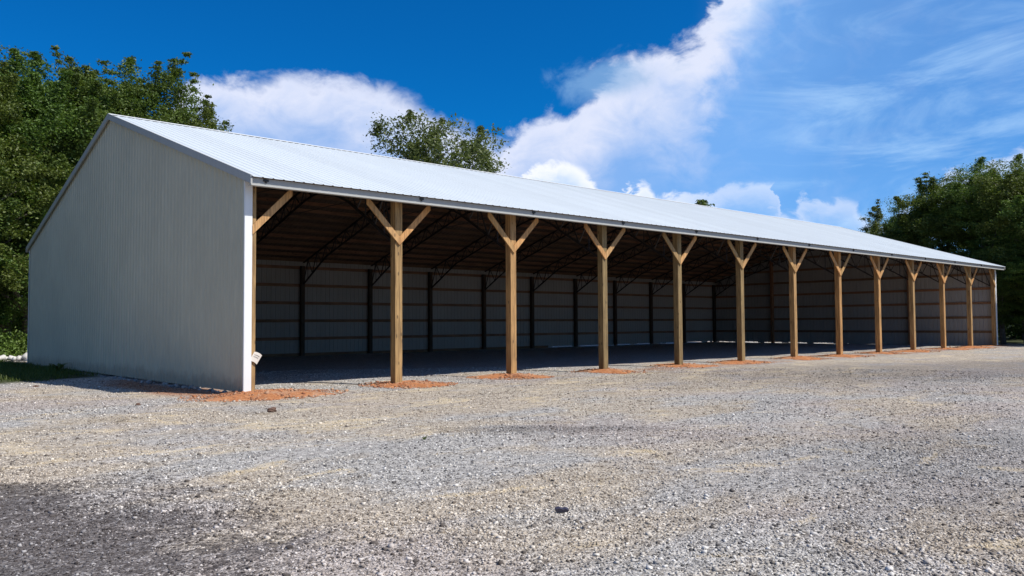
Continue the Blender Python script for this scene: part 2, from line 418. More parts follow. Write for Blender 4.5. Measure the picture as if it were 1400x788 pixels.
# posts: front (with Y braces) and back
PW = .20
def post_mesh():
    m_ = MB(); m_.box(-PW/2, PW/2, -PW/2, PW/2, -.25, 4.40); return m_
front_protos = post_mesh().build('post', M['post_wood'], shed, bevel=.006)
def brace_mb(sgn, L=.90, w=.14, zb=3.30):
    ww = w*math.sqrt(2)
    poly = [(sgn*.0015, zb), (sgn*L, zb+L-.0015), (sgn*L, zb+L+ww), (sgn*.0015, zb+ww)]
    m_ = MB(); m_.prism(poly, 'y', -PW/2-.042, -PW/2-.003); return m_
brm = {s: brace_mb(s).build('brace', M['brace_wood'], front_protos, bevel=.004) for s in (-1, 1)}
for i in range(NB+1):
    if i == 0: p = front_protos
    else:
        p = front_protos.copy(); COL.objects.link(p); p.parent = shed
    p.location = (B*i, 0, 0)
    p['label'] = ['nearest timber post behind the white corner trim', *['timber front post with a Y of two braces']*11, 'farthest timber post at the open right end'][i]
    for s in (-1, 1):
        if i == 0 and s == 1: continue            # the prototype's own right brace
        if i == 0 and s == -1: continue
        if i == NB and s == 1: continue
        b_ = brm[s].copy(); COL.objects.link(b_); b_.parent = p
bpy.data.objects.remove(brm[-1], do_unlink=True)
m_ = MB(); m_.box(-.09, .09, -.09, .09, -.25, 4.15)
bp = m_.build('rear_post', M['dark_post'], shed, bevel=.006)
for i in range(NB+1):
    p = bp if i == 0 else bp.copy()
    if i: COL.objects.link(p); p.parent = shed
    p.location = (min(max(B*i, .02), XR-.14), YB-.14, 0)
# gable-end intermediate posts
for xx in (XL+.17, XR-.14):
    for yy in (4.6, 9.0, 13.8):
        m_ = MB(); m_.box(-.09, .09, -.09, .09, -.25, roof_z(yy)-.35)
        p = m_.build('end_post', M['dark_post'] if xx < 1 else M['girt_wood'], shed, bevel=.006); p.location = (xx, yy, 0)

# trusses: lattice, deeper at posts and at the ridge, arched bottom chord
def depth(y):
    d = .50
    if y < 2.3: d += .60*(1-(y/2.3))
    if y > YB-2.3: d += .55*(1-((YB-y)/2.3))
    d += .62*math.exp(-((y-RY)/1.3)**2)
    return d
def truss_mb():
    m_ = MB(); ys = [.12 + k*(YB-.36)/44 for k in range(45)]
    top = [(y, roof_z(y)-.21) for y in ys]
    bot = [(y, roof_z(y)-.21-depth(y)) for y in ys]
    for k in range(44):
        for q in (top, bot):
            for dx in (-.025, .025):
                m_.bar((dx, *q[k]), (dx, *q[k+1]), .008, .05)
            m_.bar((0, *q[k]), (0, *q[k+1]), .058, .008)
    return m_, top, bot
m_, top, bot = truss_mb()
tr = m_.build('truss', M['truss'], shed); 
w_ = MB()
for k in range(0, 44):
    a, b = (bot[k], top[k+1]) if k % 2 == 0 else (top[k], bot[k+1])
    w_.bar((0, *a), (0, *b), .03, .03)
    if k % 2: w_.bar((0, *top[k]), (0, *bot[k]), .022, .022)
wb = w_.build('web', M['truss'], tr)
for i in range(NB+1):
    t_ = tr if i == 0 else tr.copy()
    if i:
        COL.objects.link(t_); t_.parent = shed; w2 = wb.copy(); COL.objects.link(w2); w2.parent = t_
    t_.location = (B*i + (.03 if i == 0 else (-.03 if i == NB else 0)), 0, 0)
# rods between the trusses
for i in range(NB):
    for (ya, da, yb, db) in ((2.2, .62, 4.6, .22), (13.0, .62, 10.8, .24), (4.6, .5, 2.4, .2)):
        m_ = MB(); m_.tube([(B*i, ya, roof_z(ya)-da), (B*(i+1), yb, roof_z(yb)-db)], [.014, .014], 6)
        m_.build('tie_rod', M['truss'], shed)

# purlins
ys = [.02+.61*k for k in range(15)] + [RY+.25+.61*k for k in range(16)]
for y in ys:
    if y > YB-.1: continue
    m_ = MB(); z = roof_z(y)-.034; m_.box(XL+.02, XR-.02, y-.019, y+.019, z-.14, z)
    m_.build('purlin', M['purlin_wood'], shed)

# roof panels
def roof_rows(y0, z0, y1, z1, x0, x1):
    d = Vector((0, y1-y0, z1-z0)).normalized(); nrm = Vector((1,0,0)).cross(d)
    if nrm.z < 0: nrm = -nrm
    out = []
    for s, h in rib_profile(x0, x1, h=.013, minor=False):
        out.append([(s, y0+nrm.y*h, z0+nrm.z*h), (s, y1+nrm.y*h, z1+nrm.z*h)])
    return out
XR2 = XR+.12; XL2 = XL-.10
rf = sheet('roof', roof_rows(EF[0], EF[1], RY, RZ, XL2, XR2), [M['roof'], M['roof_under']], shed)
rb = sheet('roof', roof_rows(EB[0], EB[1], RY, RZ, XL2, XR2)[::-1], [M['roof'], M['roof_under']], shed)
# ridge cap on the rib tops
m_ = MB()
for (ya, yb) in ((RY-.17, RY), (RY, RY+.17)):
    za, zb = roof_z(ya)+.024, roof_z(yb)+.024
    if ya == RY: za += .002
    if yb == RY: zb += .002
    m_.add([(XL2-.01, ya, za), (XR2+.01, ya, za), (XR2+.01, yb, zb), (XL2-.01, yb, zb),
            (XL2-.01, ya, za+.006), (XR2+.01, ya, za+.006), (XR2+.01, yb, zb+.006), (XL2-.01, yb, zb+.006)],
           [(0,3,2,1),(4,5,6,7),(0,1,5,4),(1,2,6,5),(2,3,7,6),(3,0,4,7)])
m_.build('ridge_cap', M['white_trim'], shed)
# eave fascia, front and back
m_ = MB()
FY = EF[0]+.085
m_.box(XL2+.004, XR2-.004, FY, FY+.03, 4.285, 4.425)
m_.prism([(FY-.028, 4.262), (FY+.10, 4.262), (FY+.10, 4.270), (FY-.002, 4.2845), (FY-.028, 4.276)], 'x', XL2+.004, XR2-.004)
fa = m_.build('fascia', M['rake_trim'], shed)
m_ = MB(); m_.box(XL2+.004, XR2-.004, EB[0]-.09, EB[0]-.06, 4.22, 4.345); m_.build('fascia', M['rake_trim'], shed)
for i in range(NB+1):
    m_ = MB(); xx = B*i + (.05 if i == 0 else .30)
    if i == NB: continue
    m_.box(xx, xx+.11, FY-.032, FY-.004, 4.362, 4.412); m_.box(xx+.03, xx+.075, FY-.022, FY-.003, 4.33, 4.360)
    m_.build('bracket', M['black'], shed, bevel=.004)
# rake trim on both gables, corner trim
for xx, o_ in ((XL2, -1), (XR2, 1)):
    m_ = MB()
    for (ya, yb) in ((EF[0]+.03, RY), (RY, EB[0]-.02)):
        za, zb = roof_z(ya), roof_z(yb)
        x0, x1 = (xx-.012, xx+.025) if o_ < 0 else (xx-.025, xx+.012)
        v = []
        for q in (x0, x1): v += [(q, ya, za-.15), (q, yb, zb-.15), (q, yb, zb+.026), (q, ya, za+.026)]
        m_.add(v, [(0,1,2,3),(7,6,5,4),(0,4,5,1),(1,5,6,2),(2,6,7,3),(3,7,4,0)])
    m_.build('rake_trim', M['rake_trim'], shed)
    # soffit strip between wall and rake
    m_ = MB(); 
    x0, x1 = (XL2+.026, XL-.022) if o_ < 0 else (XR+.022, XR2-.026)
    for (ya, yb) in ((-.10, RY), (RY, YB)):
        m_.add([(x0, ya, roof_z(ya)-.09), (x1, ya, roof_z(ya)-.09), (x1, yb, roof_z(yb)-.09), (x0, yb, roof_z(yb)-.09),
                (x0, ya, roof_z(ya)-.075), (x1, ya, roof_z(ya)-.075), (x1, yb, roof_z(yb)-.075), (x0, yb, roof_z(yb)-.075)],
               [(0,3,2,1),(4,5,6,7),(0,1,5,4),(1,2,6,5),(2,3,7,6),(3,0,4,7)])
    m_.build('soffit', M['rake_trim'], shed)
m_ = MB(); m_.box(XL-.024, .002, -.128, -.114, .03, 4.40); m_.box(XL-.034, XL-.026, -.128, -.085, .03, 4.40)
m_.build('corner_trim', M['white_trim'], shed)
m_ = MB(); m_.box(XL-.030, XL-.022, YB-.06, YB+.03, .05, 4.28); m_.build('corner_trim', M['white_trim'], shed)
m_ = MB(); m_.box(43.9, XR+.03, -.128, -.114, .03, 4.38); m_.box(XR+.024, XR+.034, -.113, .06, .03, 4.38)
m_.build('corner_trim', M['white_trim'], shed)

# torn paper tag stuck on the near post
m_ = MB(); n_ = 6
v, f = [], []
for j in range(n_+1):
    for i in range(n_+1):
        a, b = i/n_, j/n_
        v.append((a*.20, -.03*math.sin(a*2.2)-.02*b*a, b*.25 + .02*math.sin(a*3)))
for j in range(n_):
    for i in range(n_): q = j*(n_+1)+i; f.append((q, q+1, q+n_+2, q+n_+1))
tagobj = empty('paper_tag', (-.035, -.118, .70)); tagobj.rotation_euler = (0, .52, 0); tagobj.scale = (.85,.85,.85)
tag(tagobj, 'torn white paper tag sticking out beside the white corner trim', 'tag')
me = bpy.data.meshes.new('sheet'); me.from_pydata(v, [], f); me.update(); me.materials.append(mat('tag_paper', (.72,.66,.58), .8))
po = bpy.data.objects.new('sheet', me); COL.objects.link(po); po.parent = tagobj
s_ = po.modifiers.new('thickness', 'SOLIDIFY'); s_.thickness = .002
for zz0, w in ((.165, .13), (.115, .12)):
    m_ = MB()
    for c_ in range(9):
        x0 = .035 + c_*w/9; yy = -.03*math.sin((x0/.2)*2.2)-.02*(zz0/.25)*(x0/.2)-.004
        m_.box(x0, x0+w/9*.72, yy-.001, yy+.0005, zz0+.02*math.sin(x0/.2*3), zz0+.018+.02*math.sin(x0/.2*3))
    m_.build('printed_line', mat('print_ink', (.12,.10,.10), .8), tagobj)

# ------------------------------------------------------------------ clay round the posts
def clay_mat():
    m = mat('red_clay', rough=.95, spec=.15); t = NT(m)
    f = t.noise(t.obj(), 14, 6, .7); b = t.noise(t.obj(), 1.6, 4)
    c = t.ramp(f, [(.3, (.24,.09,.04)), (.5, (.44,.18,.075)), (.72, (.56,.30,.16))])
    c = t.mix(t.smooth(b, .45, .7, 0, .45), c, (.42,.33,.25))
    t.put(t.bsdf().inputs['Base Color'], c); t.put(t.bsdf().inputs['Normal'], t.bump(f, 1, .03)); return m
M['clay'] = clay_mat()
ORD = ['nearest front post', 'second', 'third', 'fourth', 'fifth', 'sixth', 'seventh', 'eighth', 'ninth', 'tenth', 'eleventh', 'twelfth', 'farthest front post']
for i in range(NB+1):
    rs = np.random.default_rng(100+i)
    if i == 0: cx, cy, rx, ry, h = .15, -.50, 1.35, .95, .08
    else: cx, cy, rx, ry, h = B*i+rs.uniform(-.05,.35), rs.uniform(-.1,.15), rs.uniform(.72,.95)*(1 if i < 4 else 1.3), rs.uniform(.8,1.1), rs.uniform(.05,.10)
    nr, na = 14, 44; ph = rs.uniform(0, 6, 4)
    v = [(0, 0, h)]; f = []
    for a_ in range(1, nr+1):
        q = a_/nr
        for b_ in range(na):
            th = 2*math.pi*b_/na
            edge = 1+.18*math.sin(2*th+ph[0])+.16*math.sin(3*th+ph[1])+.12*math.sin(7*th+ph[2])+.08*math.sin(13*th+ph[3])
            x_, y_ = rx*q*edge*math.cos(th), ry*q*edge*math.sin(th)
            z_ = h*(1-q**1.6) + rs.uniform(-.007,.009)*(1-q*.7) - (.035 if a_ == nr else 0)
            v.append((x_, y_, z_+float(gz(cx+x_, cy+y_))+.006))
    f += [(0, 1+b_, 1+(b_+1) % na) for b_ in range(na)]
    for a_ in range(nr-1):
        for b_ in range(na):
            p0 = 1+a_*na; p1 = p0+na; c_ = (b_+1) % na
            f.append((p0+b_, p1+b_, p1+c_, p0+c_))
    root = empty('clay_mound', (cx, cy, 0))
    if i == 0: lb = 'orange clay spilled at the nearest corner beside the white corner trim'
    elif i == NB: lb = 'thin red clay patch round the farthest front post at the right end'
    else: lb = 'low orange clay mound round the %s front post from the near corner' % ORD[i]
    tag(root, lb, 'clay mound', 'clay mounds round the front posts')
    me = bpy.data.meshes.new('soil'); me.from_pydata(v, [], f); me.update(); me.materials.append(M['clay'])
    o = bpy.data.objects.new('soil', me); COL.objects.link(o); o.parent = root
    k = 2200 if i < 3 else 700; rr_ = rs.random(k)**.6*1.3; th = rs.random(k)*2*math.pi
    px, py = rx*rr_*np.cos(th), ry*rr_*np.sin(th)
    sz = np.clip(rs.lognormal(-4.1, .5, k), .008, .075)
    pz = gz(cx+px, cy+py) + h*np.clip(1-rr_**1.6, 0, 1) + sz*.2
    o = stones('clod', px, py, pz, sz, M['clay_clod'], parent=root); o['kind'] = 'stuff'
# clods lying in the yard
def lump(name, loc, sc, m, label, cat, seed):
    rs = np.random.default_rng(seed)
    import bmesh
    bm = bmesh.new(); bmesh.ops.create_icosphere(bm, subdivisions=3, radius=1)
    ph = rs.uniform(0, 6, 6)
    for v_ in bm.verts:
        c_ = v_.co; k_ = 1+.22*math.sin(3*c_.x+ph[0])*math.sin(2.5*c_.y+ph[1])+.14*math.sin(6*c_.z+5*c_.x+ph[2])+.08*math.sin(11*c_.y+ph[3]+4*c_.z)+rs.uniform(-.03,.03)
        v_.co = Vector((c_.x*sc[0]*k_, c_.y*sc[1]*k_, max(c_.z*sc[2]*k_, -sc[2]*.6)))
    me = bpy.data.meshes.new(name); bm.to_mesh(me); bm.free(); me.materials.append(m)
    o = bpy.data.objects.new(name, me); COL.objects.link(o); o.location = loc; o.rotation_euler = (0,0,rs.uniform(0,3))
    return tag(o, label, cat)
lump('dirt_clod', (-1.18, -3.5, .02), (.075,.06,.045), M['dark_clod'], 'dark brown dirt clod lying in front of the nearest clay spill', 'clod', 1)
lump('dirt_clod', (-2.42, -.75, .012), (.05,.04,.03), M['dark_clod'], 'small reddish dirt clod in the gravel left of the nearest clay spill', 'clod', 2)
lump('dirt_clod', (-2.68, 5.6, .015), (.10,.07,.035), M['dark_clod'], 'dirt clod at the edge of the grass by the end wall', 'clod', 3)
# dark chunk in the foreground, a broken piece of rubber
m_ = MB(); m_.prism([(-.05,-.012),(.045,-.014),(.056,.004),(.03,.016),(.008,.010),(-.02,.019),(-.052,.011)], 'y', -.018, .018)
o = m_.build('rubber_scrap', mat('dark_rubber', (.04,.035,.055), .5), bevel=.003); o.location = (-2.95, -11.95, .025); o.rotation_euler = (.2,.05,-.55)
tag(o, 'small black scrap lying alone on the foreground gravel', 'scrap')

# ------------------------------------------------------------------ white riprap behind
k = 520; px = RNG.uniform(-14, 50, k); py = 23.6+RNG.normal(0, .22, k) ; sz = RNG.uniform(.16, .40, k)
o = stones('white_riprap', px, py, np.full(k, .06)+sz*.15, sz, M['white_stone'], .75)
tag(o, 'row of white rocks along the wood edge behind the shed', 'rocks', kind='stuff')
k = 90; px = 44.6+RNG.random(k)*.8; py = RNG.uniform(8, 19, k); sz = RNG.uniform(.05,.14,k)
o = stones('pale_rubble', px, py, np.full(k, .02), sz, M['white_stone'], .7)
tag(o, 'pale rubble outside the foot of the far end wall', 'rubble', kind='stuff')
k = 60; px = XL-.02-RNG.random(k)*.22; py = RNG.uniform(-.1, 9, k); sz = RNG.uniform(.04,.12,k)
o = stones('wall_foot_rubble', px, py, np.full(k, .01), sz, M['gravel_stone'], .7)
tag(o, 'loose stones along the foot of the near end wall', 'rubble', kind='stuff')

# ------------------------------------------------------------------ foliage
def leaf_mat(name, a, b, trans=.3):
    m = mat(name, a, .55, spec=.35); t = NT(m); g = t.new('ShaderNodeNewGeometry'); oi = t.new('ShaderNodeObjectInfo')
    f = t.noise(t.obj(), .55, 3, .5)
    f = t.math('ADD', t.math('MULTIPLY', f, .7), t.math('MULTIPLY', g.outputs['Random Per Island'], .45))
    c = t.ramp(f, [(.25, a), (.8, b)])
    k_ = t.ramp(oi.outputs['Random'], [(0, (.85,.95,.8)), (1, (1.12,1.02,.95))])
    c = t.mix(1.0, c, k_, 'MULTIPLY')
    bs = t.bsdf(); t.put(bs.inputs['Base Color'], c)
    tr_ = t.new('ShaderNodeBsdfTranslucent'); t.put(tr_.inputs[0], t.mix(1.0, c, (1.2,1.25,.6), 'MULTIPLY'))
    mx = t.new('ShaderNodeMixShader'); mx.inputs[0].default_value = trans
    t.l.new(bs.outputs[0], mx.inputs[1]); t.l.new(tr_.outputs[0], mx.inputs[2])
    t.l.new(mx.outputs[0], t.n['Material Output'].inputs[0]); return m
M['leaf_olive'] = leaf_mat('olive_leaves', (.045,.078,.016), (.135,.175,.038))
M['leaf_green'] = leaf_mat('green_leaves', (.050,.095,.020), (.14,.205,.045))
M['leaf_mid'] = leaf_mat('mid_green_leaves', (.06,.085,.028), (.15,.175,.06))
M['leaf_shrub'] = leaf_mat('shrub_leaves', (.09,.15,.03), (.17,.24,.06))
M['grass'] = leaf_mat('grass_blades', (.045,.075,.015), (.12,.16,.04))
def bark_mat(name, a, b):
    m = mat(name, a, .9); t = NT(m); f = t.noise(t.obj((5,5,1.2)), 2.5, 6, .7)
    t.put(t.bsdf().inputs['Base Color'], t.ramp(f, [(.3, a), (.7, b)])); t.put(t.bsdf().inputs['Normal'], t.bump(f, .7, .03)); return m
M['bark'] = bark_mat('grey_bark', (.05,.04,.032), (.17,.15,.125))

def leaves_np(centres, per, rad, size, rs, flat=.55, up=.35):
    n = len(centres)*per
    c = np.repeat(centres, per, axis=0)
    d = rs.normal(size=(n,3)); rr_ = np.repeat(rad, per)
    p = c + d*np.array([1,1,flat])*rr_[:,None]*.55
    nrm = rs.normal(size=(n,3)); nrm[:,2] = np.abs(nrm[:,2])+up; nrm /= np.linalg.norm(nrm,axis=1)[:,None]
    t1 = np.cross(nrm, rs.normal(size=(n,3))); t1 /= np.linalg.norm(t1,axis=1)[:,None]; t2 = np.cross(nrm, t1)
    s = size*rs.uniform(.6,1.35,n)[:,None]
    # a leaf: pointed rhomb folded a little at the midrib
    v = np.stack([p-t1*s*.62, p+t2*s*.30+nrm*s*.07, p+t1*s*.62, p-t2*s*.30+nrm*s*.07], 1)
    return v.reshape(-1,3)
LF = np.array([[0,1,2,3]])

def tree_parts(H, rx, base, seed, nclump, per, size, lm, shape='round', clr=.5, sparse=0, trunk_r=.22, flat=.5, shoots=.22, slen=1.0):
    """build one tree at the origin; returns (root, children)"""
    rs = np.random.default_rng(seed); random.seed(seed)
    # lobes that make the uneven outline
    nl = 9 if shape == 'round' else 7
    lobes = []
    for k in range(nl):
        hh = base + (H-base)*(.18+.74*(k+.5)/nl)
        q = (hh-base)/(H-base); rmax = rx*math.sqrt(max(.05, 1-(max(0, q-.38)/.64)**2)) if shape == 'round' else rx*(1-q)**.8+.2
        a = rs.uniform(0, 2*math.pi); off = rmax*rs.uniform(.25,.6)
        lobes.append((off*math.cos(a), off*math.sin(a), hh, rmax*rs.uniform(.5,.75), (H-base)/nl*rs.uniform(1.0,1.9)))
    lobes.append((0,0,H*.62, rx*.7, H*.3))
    cs = []; rad = []
    while len(cs) < nclump:
        L = lobes[rs.integers(len(lobes))]
        d = rs.normal(size=3); d /= np.linalg.norm(d); r_ = rs.uniform(.45,1.0)**.6
        p = np.array([L[0]+d[0]*L[3]*r_, L[1]+d[1]*L[3]*r_, L[2]+d[2]*L[4]*r_])
        if p[2] < base*.85 or p[2] > H: continue
        cs.append(p); rad.append(rs.uniform(.45,1.0)*clr*1.6)
    # leafy shoots reaching up and out of the crown
    for k in range(int(nclump*shoots)):
        p = cs[rs.integers(nclump)]
        o_ = np.array([p[0]*.8, p[1]*.8, p[2]-H*.35]); o_ /= (np.linalg.norm(o_)+1e-6)
        o_ = o_*.75 + rs.normal(size=3)*.38 + np.array([0,0,.25]); L_ = rs.uniform(.25, 1.0)*slen
        for q in (.35, .6, .85, 1.1, 1.3): cs.append(p + o_*L_*q); rad.append(clr*.75*(1.3-q*.6)*rs.uniform(.7,1.3))
    cs = np.array(cs); rad = np.array(rad)
    cv = leaves_np(cs, per, rad, size, rs, flat)
    root = empty('tree', (0,0,0))
    crown = quads_mesh('crown', cv, 4, lm, LF, root)
    # trunk with limbs
    m_ = MB(); lean = rs.uniform(-.3,.3,2)
    tp = [(0,0,-.2), (lean[0]*.3, lean[1]*.3, H*.22), (lean[0]*.8, lean[1]*.8, H*.5), (lean[0], lean[1], H*.86)]
    m_.tube(tp, [trunk_r*1.25, trunk_r, trunk_r*.62, trunk_r*.14], 9)
    sel = rs.choice(len(cs), min(34, len(cs)), replace=False)
    for c_ in cs[sel]:
        z0 = max(H*.16, min(c_[2]-.18*H*rs.uniform(.6,1.4), H*.8)); q = z0/H
        sx_, sy_ = lean[0]*q, lean[1]*q
        mid = ((sx_+c_[0])/2+rs.uniform(-.3,.3), (sy_+c_[1])/2+rs.uniform(-.3,.3), (z0+c_[2])/2+.15)
        r0 = trunk_r*(1-q)*.55+.02
        m_.tube([(sx_,sy_,z0), mid, tuple(c_)], [r0, r0*.55, .012], 5)
    trunk = m_.build('trunk', M['bark'], root, smooth=True)
    return root
def place(root, first, x, y, s, rz, label, cat, group, sz=1, name=None):
    if first: r_ = root
    else:
        r_ = root.copy(); COL.objects.link(r_)
        for ch in root.children:
            c_ = ch.copy(); COL.objects.link(c_); c_.parent = r_
    r_.location = (x, y, 0); r_.rotation_euler = (0,0,rz); r_.scale = (s, s, s*sz)
    tag(r_, label, cat, group); return r_
def azp(az, D): return CX+D*math.sin(az), CY+D*math.cos(az)
TA = tree_parts(14, 4.6, 1.2, 21, 420, 150, .115, M['leaf_olive'])
TB = tree_parts(14, 4.2, .8, 22, 400, 150, .115, M['leaf_green'])
TC = tree_parts(14, 3.4, 2.2, 23, 230, 105, .12, M['leaf_olive'], trunk_r=.18, shoots=.45, slen=1.25)
used = set()
def put(T, az, D, H, label, group, sc=None, sz=None):
    x, y = azp(az, D); s = sc if sc else H/14
    place(T, id(T) not in used, x, y, s, (az*37) % 6.28, label, 'tree', group, (H/14)/s); used.add(id(T))
GL = 'trees crowding behind the left end of the shed'
put(TA, .150, 43.0, 13.4, 'broad olive tree at the left frame edge behind the shed', GL)
put(TB, .205, 45.5, 13.8, 'tall dense tree behind the lower slope of the end wall gable', GL)
put(TA, .255, 46.5, 14.0, 'tall olive tree just left of the gable peak', GL)
put(TC, .232, 52.0, 15.8, 'slender tall tree rising behind the olive trees on the left', GL, 1.1)
put(TB, .300, 47.5, 14.6, 'rounded tree directly behind the gable peak', GL)
put(TC, .335, 47.0, 14.4, 'feathery topped tree right behind the near ridge end', GL, 1.0)
put(TC, .360, 47.5, 12.8, 'thin outer tree at the right end of the left wood, against the cloud', GL, .86)
put(TB, .095, 42.0, 13.5, 'dense tree beyond the left edge of the picture', GL)
put(TA, .170, 53.0, 16.2, 'tallest tree of the left wood at the back', GL, 1.15)
put(TB, .185, 50.0, 15.0, 'dense tree filling the gap behind the front row on the left', GL)
put(TA, .03, 41.0, 13.0, 'wide tree far out to the left of the shed', GL)
put(TB, -.06, 41.0, 13.0, 'dense tree at the outer left end of the wood', GL)
put(TB, .185, 45.5, 7.2, 'low leafy tree at the far left corner of the shed', GL, .62)
put(TA, .11, 45.5, 7.5, 'low olive tree left of the shed corner', GL, .62)
TD = tree_parts(14, 5.9, 4.5, 31, 450, 58, .165, M['leaf_mid'], clr=.42, flat=.8, shoots=.12)
x, y = azp(.628, 50); place(TD, True, x, y, .985, .6, 'airy round tree rising alone behind the middle of the near roof', 'tree', None)
TE = tree_parts(12, 2.2, 2, 33, 120, 80, .2, M['leaf_green'], shape='cone')
x, y = azp(.960, 72); place(TE, True, x, y, .96, 0, 'lone dark treetop peeking over the far roof ridge', 'tree', None)
x, y = azp(.943, 80); place(TE, False, x, y, .88, 1.5, 'tiniest treetop tip just left of the lone dark treetop', 'tree', None)
GR = 'trees beyond the right end of the shed'
TF = tree_parts(14, 3.4, 1.5, 35, 190, 100, .13, M['leaf_mid'], clr=.45, trunk_r=.17)
put(TF, 1.150, 78, 10.8, 'pale open tree at the far right end of the roof ridge', GR)
put(TB, 1.195, 66, 10.6, 'low rounded tree next to the pale open tree', GR, .85)
put(TA, 1.222, 65, 11.8, 'tall dense tree above the far roof corner', GR, .95)
put(TB, 1.258, 62, 11.4, 'dark tree just right of the far roof corner', GR, .95)
put(TA, 1.292, 60, 11.2, 'tree filling the right edge of the picture', GR, .95)
put(TB, 1.325, 59, 10.4, 'dense tree beyond the right edge of the picture', GR, .95)
put(TA, 1.375, 58, 11.0, 'wide tree far out to the right of the shed', GR, .9)
put(TB, 1.44, 57, 11.0, 'outermost tree on the right', GR, .9)
put(TB, 1.245, 72, 11.2, 'tall back tree seen between the front trees on the right', GR, .95)
put(TA, 1.175, 70, 9.4, 'small tree half hidden behind the roof end', GR, .8)
put(TB, 1.290, 71, 12.8, 'tall back tree at the right edge of the picture', GR, .95)
put(TA, 1.270, 57.5, 5.6, 'low bushy tree right beside the last post', GR, .62)
put(TB, 1.305, 56.5, 5.2, 'low bushy tree at the right frame edge', GR, .62)
put(TA, 1.235, 60.5, 6.0, 'low bushy tree behind the far end wall', GR, .62)
# shrubs at the left corner
def shrub(x, y, H, r_, seed, label):
    rs = np.random.default_rng(seed); n_ = 60
    d = rs.normal(size=(n_,3)); d /= np.linalg.norm(d,axis=1)[:,None]; d[:,2] = np.abs(d[:,2])
    cs = d*np.array([r_, r_, H])*rs.uniform(.5,.95,(n_,1))
    root = empty('shrub', (x,y,0)); quads_mesh('foliage', leaves_np(cs, 70, np.full(n_,.34), .12, rs, .8), 4, M['leaf_shrub'], LF, root)
    m_ = MB()
    for k in range(9): c_ = cs[k*5]; m_.tube([(rs.uniform(-.1,.1), rs.uniform(-.1,.1), -.05), tuple(c_*.5+np.array([0,0,.1])), tuple(c_)], [.03,.02,.008], 5)
    m_.build('stem', M['bark'], root)
    tag(root, label, 'shrub', 'shrubs along the left wood edge')
for (az, D, H_, r_, lb) in ((.176, 42.3, 1.55, 1.1, 'light green shrub above the white rocks at the left frame edge'),
                            (.205, 42.6, 1.35, .9, 'light green shrub next to the far corner of the end wall'),
                            (.14, 42.2, 1.6, 1.2, 'light green shrub beyond the left frame edge'),
                            (.10, 42.0, 1.5, 1.2, 'light green shrub farthest out to the left')):
    x, y = azp(az, D); shrub(x, y, H_, r_, int(az*1000), lb)
# woods behind the individual trees, one mass
def woods(name, a0, a1, D0, H_, label, seed):
    rs = np.random.default_rng(seed); n_ = 1100
    aa = rs.uniform(a0, a1, n_); dd_ = D0+rs.uniform(0, 6, n_)
    cs = np.stack([CX+dd_*np.sin(aa), CY+dd_*np.cos(aa), H_*rs.random(n_)**1.15], -1)
    o_ = quads_mesh(name, leaves_np(cs, 55, rs.uniform(.8,1.5,n_), .34, rs, .7), 4, M['leaf_green'], LF)
    return tag(o_, label, 'woods', kind='stuff')
woods('far_woods', -.25, .42, 58, 7.5, 'dark undergrowth of the wood behind the left trees', 71)
woods('far_woods', 1.14, 1.75, 75, 6.5, 'dark undergrowth of the wood behind the right trees', 72)
# grass strip
n = 60000
px = RNG.uniform(-16, -.2, n); py = RNG.uniform(6.5, 23.2, n)
k_ = RNG.random(n) < np.clip((py - (8.9+px*.25) + .7*np.sin(px*2.3) + .5*np.sin(py*3+px*5))/1.4, 0, 1)
px, py = px[k_], py[k_]; n = len(px)
hh = RNG.uniform(.05, .16, n)*(1+.4*np.sin(px*1.9)*np.sin(py*1.3)); a = RNG.uniform(0, 6.28, n); w = .012
bx = np.stack([np.cos(a), np.sin(a), 0*a], -1)*w; ln = RNG.normal(0, .045, (n,2))
p = np.stack([px, py, gz(px,py)-.005], -1); tp = p + np.stack([ln[:,0], ln[:,1], hh], -1)
v = np.stack([p-bx, p+bx, tp+bx*.2, tp-bx*.2], 1).reshape(-1,3)
o = quads_mesh('grass', v, 4, M['grass'], LF); tag(o, 'green grass strip at the left end of the shed', 'grass', kind='stuff')
# weeds
def weed(x, y, h, seed, label):
    rs = np.random.default_rng(seed); n_ = 26; a = rs.uniform(0,6.28,n_); v = []
    for q in a:
        d_ = np.array([math.cos(q), math.sin(q), 0]); s_ = np.array([-d_[1], d_[0], 0]); L_ = rs.uniform(.5,1)*h
        p0 = d_*.01; p1 = d_*L_*.5+np.array([0,0,L_*.6]); p2 = d_*L_+np.array([0,0,L_*.7])
        v += [p0-s_*.005, p1-s_*.014*h*6, p2, p1+s_*.014*h*6]
    o = quads_mesh('weed', np.array(v), 4, M['grass'], LF); o.location = (x,y,float(gz(x,y))); return tag(o, label, 'weed')
weed(-1.35, -8.0, .07, 5, 'small green weed in the gravel front of the third post')
weed(-.55, 12.6, .42, 6, 'dark tall weed against the foot of the end wall')
weed(-.5, 13.6, .34, 8, 'shorter weed beside the tall one at the end wall')

